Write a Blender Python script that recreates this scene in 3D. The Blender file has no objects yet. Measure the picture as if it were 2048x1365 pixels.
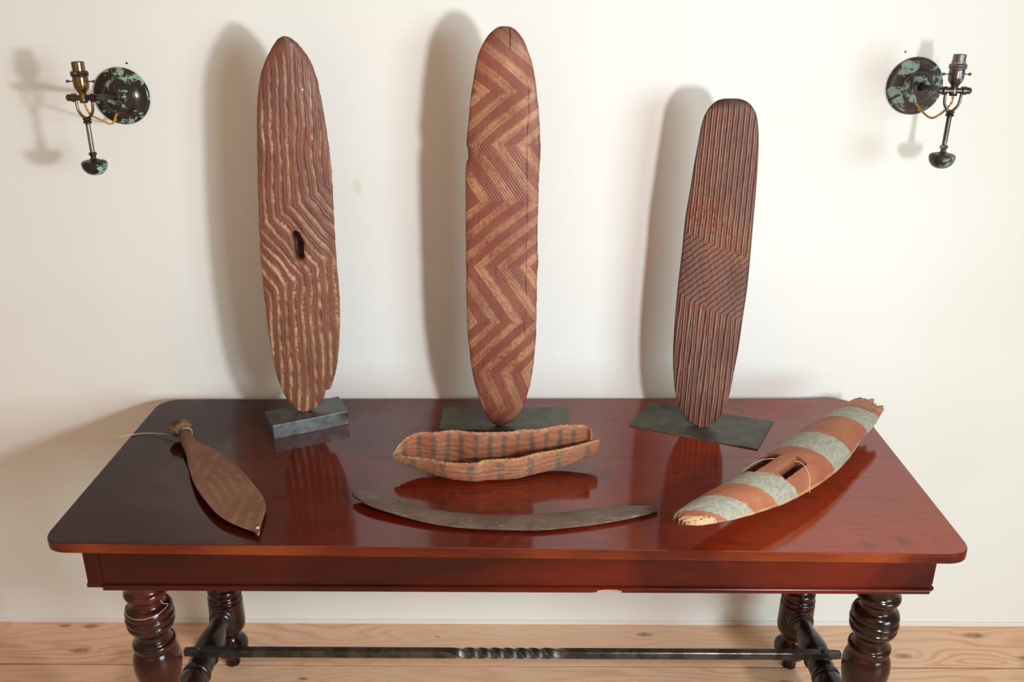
import bpy, bmesh, math, random
import numpy as np
from mathutils import Vector, Matrix

SC = bpy.context.scene
COL = SC.collection

# ------------------------------------------------------------------ camera
S = 1.12
FPX = 1815.99
CAM = np.array([.0056, -1.9337, 1.5631]) * S
YAW, PIT, ROL = .0015, .3781, .0056
F = np.array([math.sin(YAW)*math.cos(PIT), math.cos(YAW)*math.cos(PIT), -math.sin(PIT)])
R = np.cross(F, [0, 0, 1.]); R /= np.linalg.norm(R); U = np.cross(R, F)
R, U = R*math.cos(ROL)+U*math.sin(ROL), -R*math.sin(ROL)+U*math.cos(ROL)
cd = bpy.data.cameras.new('camera'); cam = bpy.data.objects.new('camera', cd); COL.objects.link(cam)
cd.sensor_width = 36; cd.lens = 36*FPX/2048; cd.clip_start = .01
M = Matrix(((R[0], U[0], -F[0], CAM[0]), (R[1], U[1], -F[1], CAM[1]), (R[2], U[2], -F[2], CAM[2]), (0, 0, 0, 1)))
cam.matrix_world = M
SC.camera = cam

# ------------------------------------------------------------------ light and exposure
w = bpy.data.worlds.new('world'); SC.world = w; w.use_nodes = True
bg = w.node_tree.nodes['Background']
bg.inputs[0].default_value = (1.0, .73, .50, 1); bg.inputs[1].default_value = .31
ld = bpy.data.lights.new('lamp_light', 'AREA'); ld.shape = 'DISK'; ld.size = .17; ld.energy = 27
ld.color = (.96, .97, 1.0)
lo = bpy.data.objects.new('lamp_light', ld); COL.objects.link(lo)
lo.location = (.94, -1.76, 1.46)
lo.rotation_euler = (Vector((-2.4, 0, .9))-Vector(lo.location)).to_track_quat('-Z', 'Y').to_euler()
cl = bpy.data.lights.new('ceiling_bounce', 'AREA'); cl.shape = 'RECTANGLE'; cl.size = 4.2; cl.size_y = 2.6; cl.energy = 7
cl.color = (1.0, .76, .55)
co_ = bpy.data.objects.new('ceiling_bounce', cl); COL.objects.link(co_); co_.location = (.1, -1.9, 2.75); co_.rotation_euler = (0, 0, 0)
wd = bpy.data.lights.new('window_light', 'AREA'); wd.shape = 'RECTANGLE'; wd.size = 1.9; wd.size_y = 1.7; wd.energy = 155
wd.color = (.78, .98, 1.0)
wo = bpy.data.objects.new('window_light', wd); COL.objects.link(wo); wo.location = (3.5, -4.4, 1.6)
wo.rotation_euler = (Vector((0, 0, 1.1))-Vector(wo.location)).to_track_quat('-Z', 'Y').to_euler()
fd = bpy.data.lights.new('room_fill', 'AREA'); fd.shape = 'RECTANGLE'; fd.size = 2.4; fd.size_y = 1.8; fd.energy = 7
fd.color = (1.0, .90, .78)
fo = bpy.data.objects.new('room_fill', fd); COL.objects.link(fo); fo.location = (-1.5, -3.2, 1.6)
fo.rotation_euler = (Vector((-.6, 0, .8))-Vector(fo.location)).to_track_quat('-Z', 'Y').to_euler()
SC.view_settings.view_transform = 'Standard'; SC.view_settings.look = 'None'
SC.view_settings.gamma = 1; SC.view_settings.use_curve_mapping = False
SC.view_settings.exposure = 0.03

# ------------------------------------------------------------------ helpers
def ray(x, y): return F+R*(x-1024)/FPX-U*(y-682.5)/FPX
def onz(x, y, z): d = ray(x, y); return CAM+d*(z-CAM[2])/d[2]
def ony(x, y, Y): d = ray(x, y); return CAM+d*(Y-CAM[1])/d[1]
H = .66*S                    # table top height

def link(o, parent=None):
    COL.objects.link(o)
    if parent is not None:
        o.parent = parent
        o.matrix_parent_inverse = parent_mat(parent).inverted()
    return o
def parent_mat(p):
    m = Matrix.LocRotScale(p.location, p.rotation_euler, p.scale)
    return parent_mat(p.parent) @ p.matrix_parent_inverse @ m if p.parent else m
def tag(o, label=None, cat=None, group=None, kind=None):
    for k, v in (('label', label), ('category', cat), ('group', group), ('kind', kind)):
        if v: o[k] = v
    return o
def empty(name, loc, label, cat, group=None):
    o = bpy.data.objects.new(name, None); o.location = loc; o.empty_display_size = .03; COL.objects.link(o)
    return tag(o, label, cat, group)
def from_bm(name, bm, mats, parent=None, smooth=False):
    bmesh.ops.recalc_face_normals(bm, faces=bm.faces)
    me = bpy.data.meshes.new(name); bm.to_mesh(me); bm.free()
    for m in (mats if isinstance(mats, (list, tuple)) else [mats]): me.materials.append(m)
    if smooth:
        me.polygons.foreach_set('use_smooth', [True]*len(me.polygons))
        me.set_sharp_from_angle(angle=math.radians(50))
    return link(bpy.data.objects.new(name, me), parent)
def bm_box(bm, a, b, bev=0, seg=2):
    c = [(x, y, z) for x in (a[0], b[0]) for y in (a[1], b[1]) for z in (a[2], b[2])]
    v = [bm.verts.new(p) for p in c]
    fs = [bm.faces.new([v[i] for i in f]) for f in ((0, 1, 3, 2), (4, 6, 7, 5), (0, 4, 5, 1), (2, 3, 7, 6), (0, 2, 6, 4), (1, 5, 7, 3))]
    if bev:
        es = list({e for f in fs for e in f.edges})
        bmesh.ops.bevel(bm, geom=es, offset=bev, segments=seg, affect='EDGES', profile=.6)
def box(name, a, b, mat, parent=None, bev=0, seg=2):
    bm = bmesh.new(); bm_box(bm, a, b, bev, seg); return from_bm(name, bm, mat, parent)
def lathe_bm(bm, prof, o=(0, 0, 0), axis=(0, 0, 1), n=48):
    """prof: (r, h) pairs along axis from o"""
    ax = Vector(axis).normalized(); q = Vector((0, 0, 1)).rotation_difference(ax)
    rings = []
    for r, h in prof:
        if r < 1e-5: rings.append([bm.verts.new(Vector(o)+ax*h)])
        else: rings.append([bm.verts.new(Vector(o)+q @ Vector((r*math.cos(2*math.pi*i/n), r*math.sin(2*math.pi*i/n), h))) for i in range(n)])
    for a, b in zip(rings, rings[1:]):
        for i in range(n):
            j = (i+1) % n
            if len(a) == 1 and len(b) == 1: continue
            if len(a) == 1: bm.faces.new((a[0], b[i], b[j]))
            elif len(b) == 1: bm.faces.new((a[i], a[j], b[0]))
            else: bm.faces.new((a[i], a[j], b[j], b[i]))
    for rg in (rings[0], rings[-1]):
        if len(rg) > 2:
            try: bm.faces.new(rg)
            except ValueError: pass
def catmull(pts, k=8):
    P = [np.array(p, float) for p in pts]; P = [2*P[0]-P[1]]+P+[2*P[-1]-P[-2]]; out = []
    for i in range(1, len(P)-2):
        for j in range(k):
            t = j/k; a, b, c, d = P[i-1:i+3]
            out.append(.5*((2*b)+(c-a)*t+(2*a-5*b+4*c-d)*t*t+(3*b-a-3*c+d)*t**3))
    out.append(P[-2]); return np.array(out)
def lathe(name, prof, o, axis, mat, parent, n=48, k=4, smooth=True):
    bm = bmesh.new(); lathe_bm(bm, [tuple(np.maximum(p, (0, -9)) ) for p in (catmull(prof, k) if k > 1 else prof)], o, axis, n)
    return from_bm(name, bm, mat, parent, smooth)
def tube_bm(bm, pts, r, n=8):
    P = [Vector(p) for p in pts]; rings = []; prev = None
    for i, p in enumerate(P):
        t = (P[min(i+1, len(P)-1)]-P[max(i-1, 0)]).normalized()
        if prev is None: a = t.orthogonal().normalized()
        else: a = (prev-t*prev.dot(t)).normalized()
        prev = a; b = t.cross(a)
        rr = r[i] if hasattr(r, '__len__') else r
        rings.append([bm.verts.new(p+(a*math.cos(2*math.pi*j/n)+b*math.sin(2*math.pi*j/n))*rr) for j in range(n)])
    for A, B in zip(rings, rings[1:]):
        for j in range(n): bm.faces.new((A[j], A[(j+1) % n], B[(j+1) % n], B[j]))
    bm.faces.new(rings[0]); bm.faces.new(rings[-1])
def tube(name, pts, r, mat, parent=None, n=8, k=6):
    bm = bmesh.new(); tube_bm(bm, catmull(pts, k) if k > 1 else pts, r, n)
    return from_bm(name, bm, mat, parent, True)

# ------------------------------------------------------------------ materials
class N:
    def __init__(s, name, rough=.5, metal=0, spec=.5, coat=0, coat_r=.1):
        s.m = bpy.data.materials.new(name); s.m.use_nodes = True; s.t = s.m.node_tree; s.b = s.t.nodes['Principled BSDF']
        s.b.inputs['Roughness'].default_value = rough; s.b.inputs['Metallic'].default_value = metal
        s.b.inputs['Specular IOR Level'].default_value = spec
        s.b.inputs['Coat Weight'].default_value = coat; s.b.inputs['Coat Roughness'].default_value = coat_r
    def n(s, t, **kw):
        x = s.t.nodes.new(t)
        for k, v in kw.items(): setattr(x, k, v)
        return x
    def put(s, sock, v):
        if isinstance(v, bpy.types.NodeSocket): s.t.links.new(v, sock)
        elif v is not None: sock.default_value = v if not (isinstance(v, tuple) and len(v) == 3 and sock.type == 'RGBA') else (*v, 1)
    def geo(s): return s.n('ShaderNodeNewGeometry').outputs['Position']
    def co(s, scale=(1, 1, 1), off=(0, 0, 0), rot=(0, 0, 0)):
        m = s.n('ShaderNodeMapping'); s.put(m.inputs[0], s.n('ShaderNodeTexCoord').outputs['Object'])
        m.inputs['Scale'].default_value = scale; m.inputs['Location'].default_value = off; m.inputs['Rotation'].default_value = rot
        return m.outputs[0]
    def noise(s, vec, scale=5, detail=4, rough=.55, dist=0):
        x = s.n('ShaderNodeTexNoise'); s.put(x.inputs['Vector'], vec)
        x.inputs['Scale'].default_value = scale; x.inputs['Detail'].default_value = detail
        x.inputs['Roughness'].default_value = rough; x.inputs['Distortion'].default_value = dist
        return x.outputs[0]
    def math(s, op, a, b=None, c=None, clamp=False):
        x = s.n('ShaderNodeMath', operation=op, use_clamp=clamp); s.put(x.inputs[0], a)
        if b is not None: s.put(x.inputs[1], b)
        if c is not None: s.put(x.inputs[2], c)
        return x.outputs[0]
    def ramp(s, v, lo, hi, a=0., b=1.):
        x = s.n('ShaderNodeMapRange'); x.interpolation_type = 'SMOOTHSTEP'
        for i, q in enumerate((v, lo, hi, a, b)): s.put(x.inputs[i], q)
        return x.outputs[0]
    def mix(s, f, a, b):
        x = s.n('ShaderNodeMix', data_type='RGBA'); s.put(x.inputs[0], f); s.put(x.inputs[6], a); s.put(x.inputs[7], b); return x.outputs[2]
    def attr(s, nm): return s.n('ShaderNodeAttribute', attribute_name=nm).outputs['Fac']
    def xyz(s, v):
        x = s.n('ShaderNodeSeparateXYZ'); s.put(x.inputs[0], v); return x.outputs
    def color(s, c): s.put(s.b.inputs['Base Color'], c)
    def rough(s, v): s.put(s.b.inputs['Roughness'], v)
    def bump(s, h, dist=.001, strength=1):
        x = s.n('ShaderNodeBump'); x.inputs['Distance'].default_value = dist; x.inputs['Strength'].default_value = strength
        s.put(x.inputs['Height'], h); s.put(s.b.inputs['Normal'], x.outputs[0])

# plaster
m = N('wall_plaster', .75, spec=.25)
p = m.geo(); a = m.noise(p, 1.1, 3); b = m.noise(p, 30, 3)
c = m.mix(m.ramp(a, .35, .65), (.815, .80, .77), (.85, .845, .825))
X, Y, Z = m.xyz(p)
sx = m.math('SUBTRACT', X, -.365); sz = m.math('SUBTRACT', Z, 1.288)
dd = m.math('SQRT', m.math('ADD', m.math('MULTIPLY', sx, sx), m.math('MULTIPLY', m.math('MULTIPLY', sz, sz), .35)))
st = m.ramp(m.math('ADD', dd, m.math('MULTIPLY', m.math('SUBTRACT', b, .5), .012)), .004, .014, .45, 0)
m.color(m.mix(st, c, (.66, .60, .43)))
m.bump(m.math('ADD', m.math('MULTIPLY', m.noise(p, 7, 4), 1.2), m.math('MULTIPLY', m.noise(p, 160, 3), .12)), .002, .35)
WALL = m.m
m = N('white_skirting_paint', .55, spec=.4); m.color((.80, .775, .745)); m.bump(m.noise(m.geo(), 40, 3), .001, .3); SKIRT = m.m
m = N('nail_hole_dark', .9); m.color(m.mix(m.noise(m.geo(), 300, 2), (.03, .02, .015), (.10, .05, .03))); HOLE = m.m

# mahogany
def mahogany(name, dark, mid, lite, rough=.16, marks=False, coat=.6, f0=.42, grain=1.):
    m = N(name, rough, spec=.5 if (marks or 'turned' in name) else .28)
    m.b.inputs['IOR'].default_value = 1.62 if marks else 1.5
    p = m.geo(); X, Y, Z = m.xyz(p)
    v = m.n('ShaderNodeCombineXYZ'); m.put(v.inputs[0], m.math('MULTIPLY', X, .16)); m.put(v.inputs[1], Y); m.put(v.inputs[2], Z); v = v.outputs[0]
    g = m.noise(v, 60*grain, 6, .62, .6); g2 = m.noise(v, 9, 4, .6, .8); g3 = m.noise(p, 2.6, 3, .5, .5)
    c = m.mix(m.ramp(g2, .33, .7), dark, mid)
    lf_ = m.ramp(g3, f0, .72)
    if marks: lf_ = m.ramp(m.math('ADD', X, m.math('MULTIPLY_ADD', g3, 1.6, -.8)), -.15, .75)  # tabletop lighter to the right: the lamp's falloff put into the colour
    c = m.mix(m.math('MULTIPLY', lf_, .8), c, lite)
    c = m.mix(m.math('MULTIPLY', m.ramp(g, .5, .75), .5), c, dark)
    if marks:
        # worn dark blotches, dents, a ring left by a cup
        bl = m.ramp(m.noise(p, 17, 4, .55, .4), .63, .74)
        c = m.mix(m.math('MULTIPLY', bl, .55), c, (.022, .010, .010))
        v2 = m.n('ShaderNodeCombineXYZ'); m.put(v2.inputs[0], m.math('MULTIPLY', X, .5)); m.put(v2.inputs[1], m.math('MULTIPLY', Y, 1.4))
        sp = m.ramp(m.noise(v2.outputs[0], 75, 2, .5, 1.2), .735, .78)
        c = m.mix(m.math('MULTIPLY', sp, .8), c, (.03, .015, .02))
        rx = m.math('SUBTRACT', X, -.2025); ry = m.math('SUBTRACT', Y, -.662)
        rr = m.math('SQRT', m.math('ADD', m.math('MULTIPLY', rx, rx), m.math('MULTIPLY', ry, ry)))
        rg = m.ramp(m.math('ABSOLUTE', m.math('SUBTRACT', rr, .027)), .0005, .0022, 1, 0)
        c = m.mix(m.math('MULTIPLY', rg, m.ramp(m.noise(p, 60, 2), .35, .6, .25, .7)), c, (.02, .008, .008))
        m.rough(m.ramp(m.noise(p, 6, 4), .3, .7, rough*.75, rough*1.3))
    if name == 'mahogany_apron':      # colour darkened towards the left end, painting in the key light's falloff
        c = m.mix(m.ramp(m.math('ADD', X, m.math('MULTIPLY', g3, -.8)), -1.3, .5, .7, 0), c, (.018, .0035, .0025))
    if marks:      # darker colour and lower specular towards the left end
        left_mask = m.ramp(m.math('ADD', X, m.math('ADD', m.math('MULTIPLY', m.noise(p, 2.2, 3, .5, .4), -1.3), .65)), -.85, -.25, .95, 0)
        c = m.mix(left_mask, c, (.026, .006, .004)); m.put(m.b.inputs['Specular IOR Level'], m.math('MULTIPLY_ADD', left_mask, -.38, .5))
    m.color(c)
    m.bump(m.math('ADD', m.math('MULTIPLY', g, .3), m.noise(p, 14, 3)), .0008, .10)
    return m.m
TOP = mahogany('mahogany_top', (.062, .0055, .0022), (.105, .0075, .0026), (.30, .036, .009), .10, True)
EDGE = mahogany('mahogany_worn_edge', (.035, .006, .004), (.13, .016, .005), (.30, .060, .012), .22, coat=.4)
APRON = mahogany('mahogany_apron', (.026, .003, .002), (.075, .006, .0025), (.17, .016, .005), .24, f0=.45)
LEGM = mahogany('mahogany_turned', (.008, .0025, .002), (.028, .005, .003), (.10, .012, .005), .17, coat=.8, f0=.5)
STRM = mahogany('walnut_turned', (.008, .0045, .004), (.022, .010, .008), (.04, .016, .011), .24, coat=.4)
m = N('fresh_wood_chip', .7); m.color(m.mix(m.noise(m.geo(), 90, 3), (.50, .24, .13), (.72, .45, .30))); CHIP = m.m

# pine boards
m = N('pine_board', .5, spec=.35, coat=.12, coat_r=.35)
p = m.geo(); X, Y, Z = m.xyz(p)
knots = [(-1.284, -.02), (-1.211, -.02), (-1.192, -.125), (1.347, -.044), (1.109, -.13), (.397, -.046), (1.45, -.139), (-.55, -.23), (.75, -.235), (-.9, -.31), (.2, -.5), (-.2, -.06)]
ks = [.7, 1, 1.05, 1.2, 1.0, .9, 1.1, .6, .8, 1, 1, .35]
bump_y = None; core = None
for (kx, ky), s in zip(knots, ks):
    dx = m.math('MULTIPLY', m.math('SUBTRACT', X, kx), 1/(.060*s)); dy = m.math('MULTIPLY', m.math('SUBTRACT', Y, ky), 1/(.026*s))
    r2 = m.math('ADD', m.math('MULTIPLY', dx, dx), m.math('MULTIPLY', dy, dy))
    e = m.math('MULTIPLY', m.math('EXPONENT', m.math('MULTIPLY', r2, -1)), s)
    r3 = m.math('ADD', m.math('MULTIPLY', m.math('MULTIPLY', dx, dx), 5.5), m.math('MULTIPLY', m.math('MULTIPLY', dy, dy), 6))
    k = m.math('EXPONENT', m.math('MULTIPLY', m.math('MULTIPLY', r3, r3), -1))
    bump_y = e if bump_y is None else m.math('ADD', bump_y, e)
    core = k if core is None else m.math('MAXIMUM', core, k)
oi = m.n('ShaderNodeObjectInfo').outputs['Random']
cx = m.n('ShaderNodeCombineXYZ'); m.put(cx.inputs[0], m.math('ADD', m.math('MULTIPLY', X, .22), m.math('MULTIPLY', oi, 30))); m.put(cx.inputs[1], Y); v = cx.outputs[0]
lf = m.noise(v, 7, 2, .5, .3)
ph = m.math('ADD', m.math('MULTIPLY', Y, 190), m.math('ADD', m.math('MULTIPLY', lf, 75), m.math('MULTIPLY', bump_y, 6)))
wv = m.math('MULTIPLY_ADD', m.math('SINE', ph), .5, .5)
wv = m.math('POWER', wv, 2.2)
c = m.mix(m.math('MULTIPLY', wv, m.ramp(m.noise(v, 4, 2), .3, .7, .15, .75)), (.82, .525, .345), (.62, .31, .16))
c = m.mix(m.math('MULTIPLY', m.ramp(m.noise(v, 120, 4), .5, .8), .3), c, (.55, .31, .18))
c = m.mix(m.math('MULTIPLY', m.ramp(m.noise(p, 3, 3), .45, .75), .45), c, (.80, .56, .40))
c = m.mix(m.math('MULTIPLY', core, m.ramp(m.noise(p, 60, 3), .2, .7, .45, .85)), c, (.27, .11, .055))
sc_ = m.ramp(m.noise(p, 45, 2, .5, .5), .74, .80)
c = m.mix(m.math('MULTIPLY', sc_, .5), c, (.20, .12, .09))
m.color(c); m.bump(m.math('ADD', wv, m.noise(p, 90, 3)), .0005, .25); PINE = m.m
m = N('floor_gap_dust', .95); m.color(m.mix(m.ramp(m.noise(m.geo(), 55, 3), .52, .62), (.03, .02, .015), (.40, .32, .26))); GAPM = m.m

# metals
def patina(name, dark, brown, green, amt=.5, rough=.34, metal=.75, sc=34):
    m = N(name, rough, metal=metal, spec=.5)
    p = m.co(); n1 = m.noise(p, sc, 6, .62, .7); n2 = m.noise(p, sc*2.2, 4, .6, .2); n3 = m.noise(p, 12, 3)
    c = m.mix(m.ramp(n3, .35, .65), dark, brown)
    mk = m.math('MULTIPLY', m.ramp(n1, .66-amt*.2, .70-amt*.2), m.ramp(n2, .36, .48))
    m.color(m.mix(mk, c, green)); m.put(m.b.inputs['Metallic'], m.math('MULTIPLY_ADD', mk, -metal, metal))
    m.rough(m.math('MULTIPLY_ADD', mk, .35, rough)); m.bump(m.math('ADD', n1, mk), .0006, .35); return m.m
PAT_L = patina('verdigris_bronze_glossy', (.022, .018, .016), (.045, .032, .026), (.25, .40, .29), .64, .22, .35)
PAT_R = patina('verdigris_bronze_dull', (.035, .028, .025), (.075, .06, .05), (.20, .28, .24), .72, .4, .35, 40)
BRASS = patina('tarnished_brass', (.16, .10, .045), (.30, .21, .10), (.10, .14, .09), .25, .25, .9)
BRONZE = patina('dark_bronze', (.075, .06, .06), (.13, .11, .105), (.2, .27, .24), .25, .28, .85)
COLLAR = patina('brown_bronze_collar', (.045, .035, .03), (.09, .07, .055), (.2, .24, .18), .3, .38, .7)
STEELT = patina('steel_tube', (.20, .19, .18), (.34, .30, .27), (.3, .33, .28), .1, .22, .95)
m = N('amber_braided_flex', .7); m.color(m.mix(m.noise(m.co(), 240, 2), (.42, .17, .025), (.72, .36, .08))); FLEX = m.m
m = N('dark_holder_metal', .4, metal=.6); m.color(m.mix(m.noise(m.co(), 60, 3), (.10, .10, .11), (.19, .19, .20))); HOLDER_DARK = m.m
def steel(name, a, b, c_, rough, metal=.6):
    m = N(name, rough, metal=metal); p = m.geo(); n = m.noise(p, 22, 5, .6, .5); n2 = m.noise(p, 60, 4)
    c = m.mix(m.ramp(n, .38, .62), a, b); c = m.mix(m.math('MULTIPLY', m.ramp(n2, .6, .72), .45), c, c_)
    m.color(c); m.rough(m.math('MULTIPLY_ADD', n2, .25, rough-.1)); m.bump(n2, .0005, .2); return m.m
BLOCK = steel('blued_steel', (.07, .073, .07), (.125, .13, .13), (.22, .15, .10), .36, .6)
PLATE = steel('grey_green_steel_plate', (.075, .072, .058), (.11, .105, .085), (.16, .145, .10), .48, .45)
COPPER = steel('verdigris_plate_edge', (.05, .13, .10), (.10, .22, .17), (.2, .1, .05), .5, .4)
IRON = steel('wrought_iron', (.045, .043, .038), (.10, .095, .085), (.15, .12, .09), .28, .7)
m = N('twine', .85); m.color(m.mix(m.noise(m.geo(), 400, 2), (.42, .31, .20), (.74, .62, .46))); TWINE = m.m
m = N('thread_white', .8); m.color((.62, .53, .42)); THREAD = m.m

# carved and painted wood; patterns come in as attributes measured on the carving
def carved(name, base, alt, paint, dark, psoft=(.45, .62), pscale=90, rough=.62, var=None, groove_dark=.55, coat=.0, fibre=.12):
    m = N(name, rough, spec=.32, coat=coat, coat_r=.3)
    p = m.geo(); X, Y, Z = m.xyz(p)
    v = m.n('ShaderNodeCombineXYZ'); m.put(v.inputs[0], X); m.put(v.inputs[1], Y); m.put(v.inputs[2], m.math('MULTIPLY', Z, fibre)); v = v.outputs[0]
    n = m.noise(p, pscale, 5, .65, .2); nl = m.noise(p, 9, 3, .5); nf = m.noise(v, 170, 4, .6)
    c = m.mix(m.ramp(nl, .36, .64), base, alt)
    c = m.mix(m.math('MULTIPLY', m.ramp(nf, .45, .75), .45), c, tuple(x*.45 for x in base))
    pa = m.math('MULTIPLY', m.attr('paint'), m.ramp(m.math('ADD', n, m.math('MULTIPLY', m.math('SUBTRACT', nl, .5), .6)), *psoft))
    pc = paint if var is None else m.mix(m.ramp(nl, .35, .6), paint, var)
    c = m.mix(pa, c, pc)
    grm = m.math('MULTIPLY', m.ramp(m.noise(v, 60, 6, .72, .5), .50, .72), m.ramp(m.noise(p, 26, 3, .6), .38, .62))
    c = m.mix(m.math('MULTIPLY', grm, .55), c, dark)
    c = m.mix(m.math('MULTIPLY', m.attr('groove'), groove_dark), c, dark)
    c = m.mix(m.attr('char'), c, dark)
    m.color(c); m.bump(m.math('ADD', n, nf), .0012, .5)
    return m.m
SH1 = carved('ochre_shield_wood', (.28, .092, .052), (.225, .078, .05), (.74, .54, .30), (.085, .034, .022), (.30, .52), 150, .5, (.62, .38, .17), .30, .10)
SH2 = carved('chevron_shield_wood', (.235, .062, .038), (.29, .085, .052), (.43, .195, .085), (.06, .02, .015), (.22, .60), 120, .5, (.50, .27, .14), .42, .1)
SH3 = carved('ridged_shield_wood', (.29, .070, .042), (.23, .055, .040), (.34, .240, .155), (.045, .018, .015), (.28, .44), 120, .6, (.26, .20, .16), .72)

# ------------------------------------------------------------------ room
wl = box('wall_back', (-3, 0, -.05), (3, .1, 2.6), WALL); wl['kind'] = 'structure'
for i, (px, py) in enumerate(((253, 125), (1811, 103))):
    q = ony(px, py, 0); bm = bmesh.new()
    lathe_bm(bm, [(.0001, -.0005), (.0026, -.0008), (.0034, -.0012), (.0030, .0)], (q[0], 0, q[2]), (0, -1, 0), 10)
    # ragged oval
    for v in bm.verts:
        v.co.z = q[2]+(v.co.z-q[2])*(1.35 if i == 0 else 1.0)
    from_bm('nail_hole', bm, HOLE, wl)
fl = box('floor', (-3, -3.2, -.06), (3, .0, -.022), GAPM); fl['kind'] = 'structure'
edges = [0, -.179, -.352, -.53, -.705, -.885, -1.06, -1.24, -1.42, -1.60, -1.78, -1.96, -2.14, -2.32, -2.5, -2.68, -2.86, -3.04]
rnd = random.Random(4)
for i in range(len(edges)-1):
    g0 = .0038 if i == 0 else .0025
    y1, y0 = edges[i]-(.0 if i == 0 else g0), edges[i+1]+g0
    bm = bmesh.new()
    # wavy front edge so that the gap varies
    n = 60; xs = [-3+6*k/n for k in range(n+1)]
    top = []; bot = []
    for x in xs:
        wob = (.0009*math.sin(x*7+i)+rnd.uniform(-.0007, .0007))
        if i == 0 and .15 < x < .95: wob += .0025*math.sin((x-.15)/.8*math.pi)
        top.append((x, y1)); bot.append((x, y0+wob))
    vt = [[bm.verts.new((x, y, z)) for x, y in row] for row, z in ((top, 0), (bot, 0), (bot, -.022), (top, -.022))]
    for a, b in ((0, 1), (1, 2), (2, 3), (3, 0)):
        for k in range(n): bm.faces.new((vt[a][k], vt[a][k+1], vt[b][k+1], vt[b][k]))
    bm.faces.new([vt[r][0] for r in range(4)]); bm.faces.new([vt[r][-1] for r in range(4)])
    from_bm('floorboard', bm, PINE, fl)
# thin skirting fillet along the foot of the wall
bs = box('baseboard_back', (-3, -.005, 0), (3, .0, .014), SKIRT, bev=.0015); bs['kind'] = 'structure'

# ------------------------------------------------------------------ table
table = empty('table', (0, -.36, 0), 'long mahogany side table with turned legs and twisted iron stretcher, standing against the wall', 'table')
cBL, cBR = onz(323, 799, H)[:2], onz(1702, 795, H)[:2]
cFL, cFR = onz(76, 1088, H)[:2], onz(1953, 1111, H)[:2]
cBL[1] = -.038; cBR[1] = -.010
def lerp(a, b, t): return a*(1-t)+b*t
def corner(c, a, b, r, n=8):
    ua = (a-c)/np.linalg.norm(a-c); ub = (b-c)/np.linalg.norm(b-c); p0 = c+ua*r; p1 = c+ub*r
    return [(1-t)**2*p0+2*t*(1-t)*(c*.86+.07*(p0+p1))+t*t*p1 for t in np.linspace(0, 1, n)]
s1 = (.485, .455); s2 = (.865, .862)      # joints, as fractions of the depth at the left and right end
gap = .0004
def edge_pt(side, t): return lerp(cBL, cFL, t) if side == 0 else lerp(cBR, cFR, t)
g = gap/.66; g2_ = .00008/.66
polys = [
    corner(cBL, edge_pt(0, .5), cBR, .05)+corner(cBR, cBL, edge_pt(1, .5), .055)+[edge_pt(1, s1[1]-g), edge_pt(0, s1[0]-g)],
    [edge_pt(0, s1[0]+g), edge_pt(1, s1[1]+g), edge_pt(1, s2[1]-g2_), edge_pt(0, s2[0]-g2_)],
    [edge_pt(0, s2[0]+g2_), edge_pt(1, s2[1]+g2_)]+corner(cFR, edge_pt(1, .5), cFL, .045)+corner(cFL, cFR, edge_pt(0, .5), .045)]
TH = .0225
def on_seam(v, poly):
    return False
for pi, poly in enumerate(polys):
    bm = bmesh.new(); vb = [bm.verts.new((q[0], q[1], H-TH)) for q in poly]
    f = bm.faces.new(vb)
    ex = bmesh.ops.extrude_face_region(bm, geom=[f]); tv = [e for e in ex['geom'] if isinstance(e, bmesh.types.BMVert)]
    for v in tv: v.co.z = H
    bm.normal_update()
    def seam_edge(e):
        d = (e.verts[0].co-e.verts[1].co); return abs(d.x) > 1.5 and not ((pi == 0 and e.verts[0].co.y > -.1) or (pi == 2 and e.verts[0].co.y < -.66))
    hz = [e for e in bm.edges if abs(e.verts[0].co.z-e.verts[1].co.z) < 1e-5]
    outer = [e for e in hz if not seam_edge(e)]; seams = [e for e in hz if seam_edge(e)]
    bmesh.ops.bevel(bm, geom=outer, offset=.0042, segments=3, affect='EDGES', profile=.5)
    bmesh.ops.recalc_face_normals(bm, faces=bm.faces)
    for f in bm.faces:
        c_ = f.calc_center_median()
        if f.normal.z < .75 and not (abs(f.normal.y) > .9 and -.66 < c_.y < -.09): f.material_index = 1
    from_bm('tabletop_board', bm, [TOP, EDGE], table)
# apron
xl, xr, yf, zb = -.829, .845, -.672, .628
ZT = H-TH
def apron_z(x): return zb-(x-xl)/(xr-xl)*.0
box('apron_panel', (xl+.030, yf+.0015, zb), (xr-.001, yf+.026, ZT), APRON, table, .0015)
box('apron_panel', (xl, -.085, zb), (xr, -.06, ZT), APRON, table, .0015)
for sgn, x in ((-1, xl), (1, xr)):
    bm = bmesh.new()
    a, b = (x, x+.030) if sgn < 0 else (x-.022, x)
    bm_box(bm, (a, yf if sgn < 0 else yf+.0012, zb+.004 if sgn < 0 else zb+.014), (b, -.06, ZT), .0015)
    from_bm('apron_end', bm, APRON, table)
    bm = bmesh.new(); tube_bm(bm, [(x+(.003 if sgn < 0 else -.002), yf+.002, zb+.003), (x+(.003 if sgn < 0 else -.002), -.06, zb+.003)], .0065, 12)
    if sgn < 0: tube_bm(bm, [(x-.001, yf+.003, zb+.0035), (x+.029, yf+.003, zb+.0035)], .0062, 12)
    from_bm('bead_moulding', bm, APRON, table, True)
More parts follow.
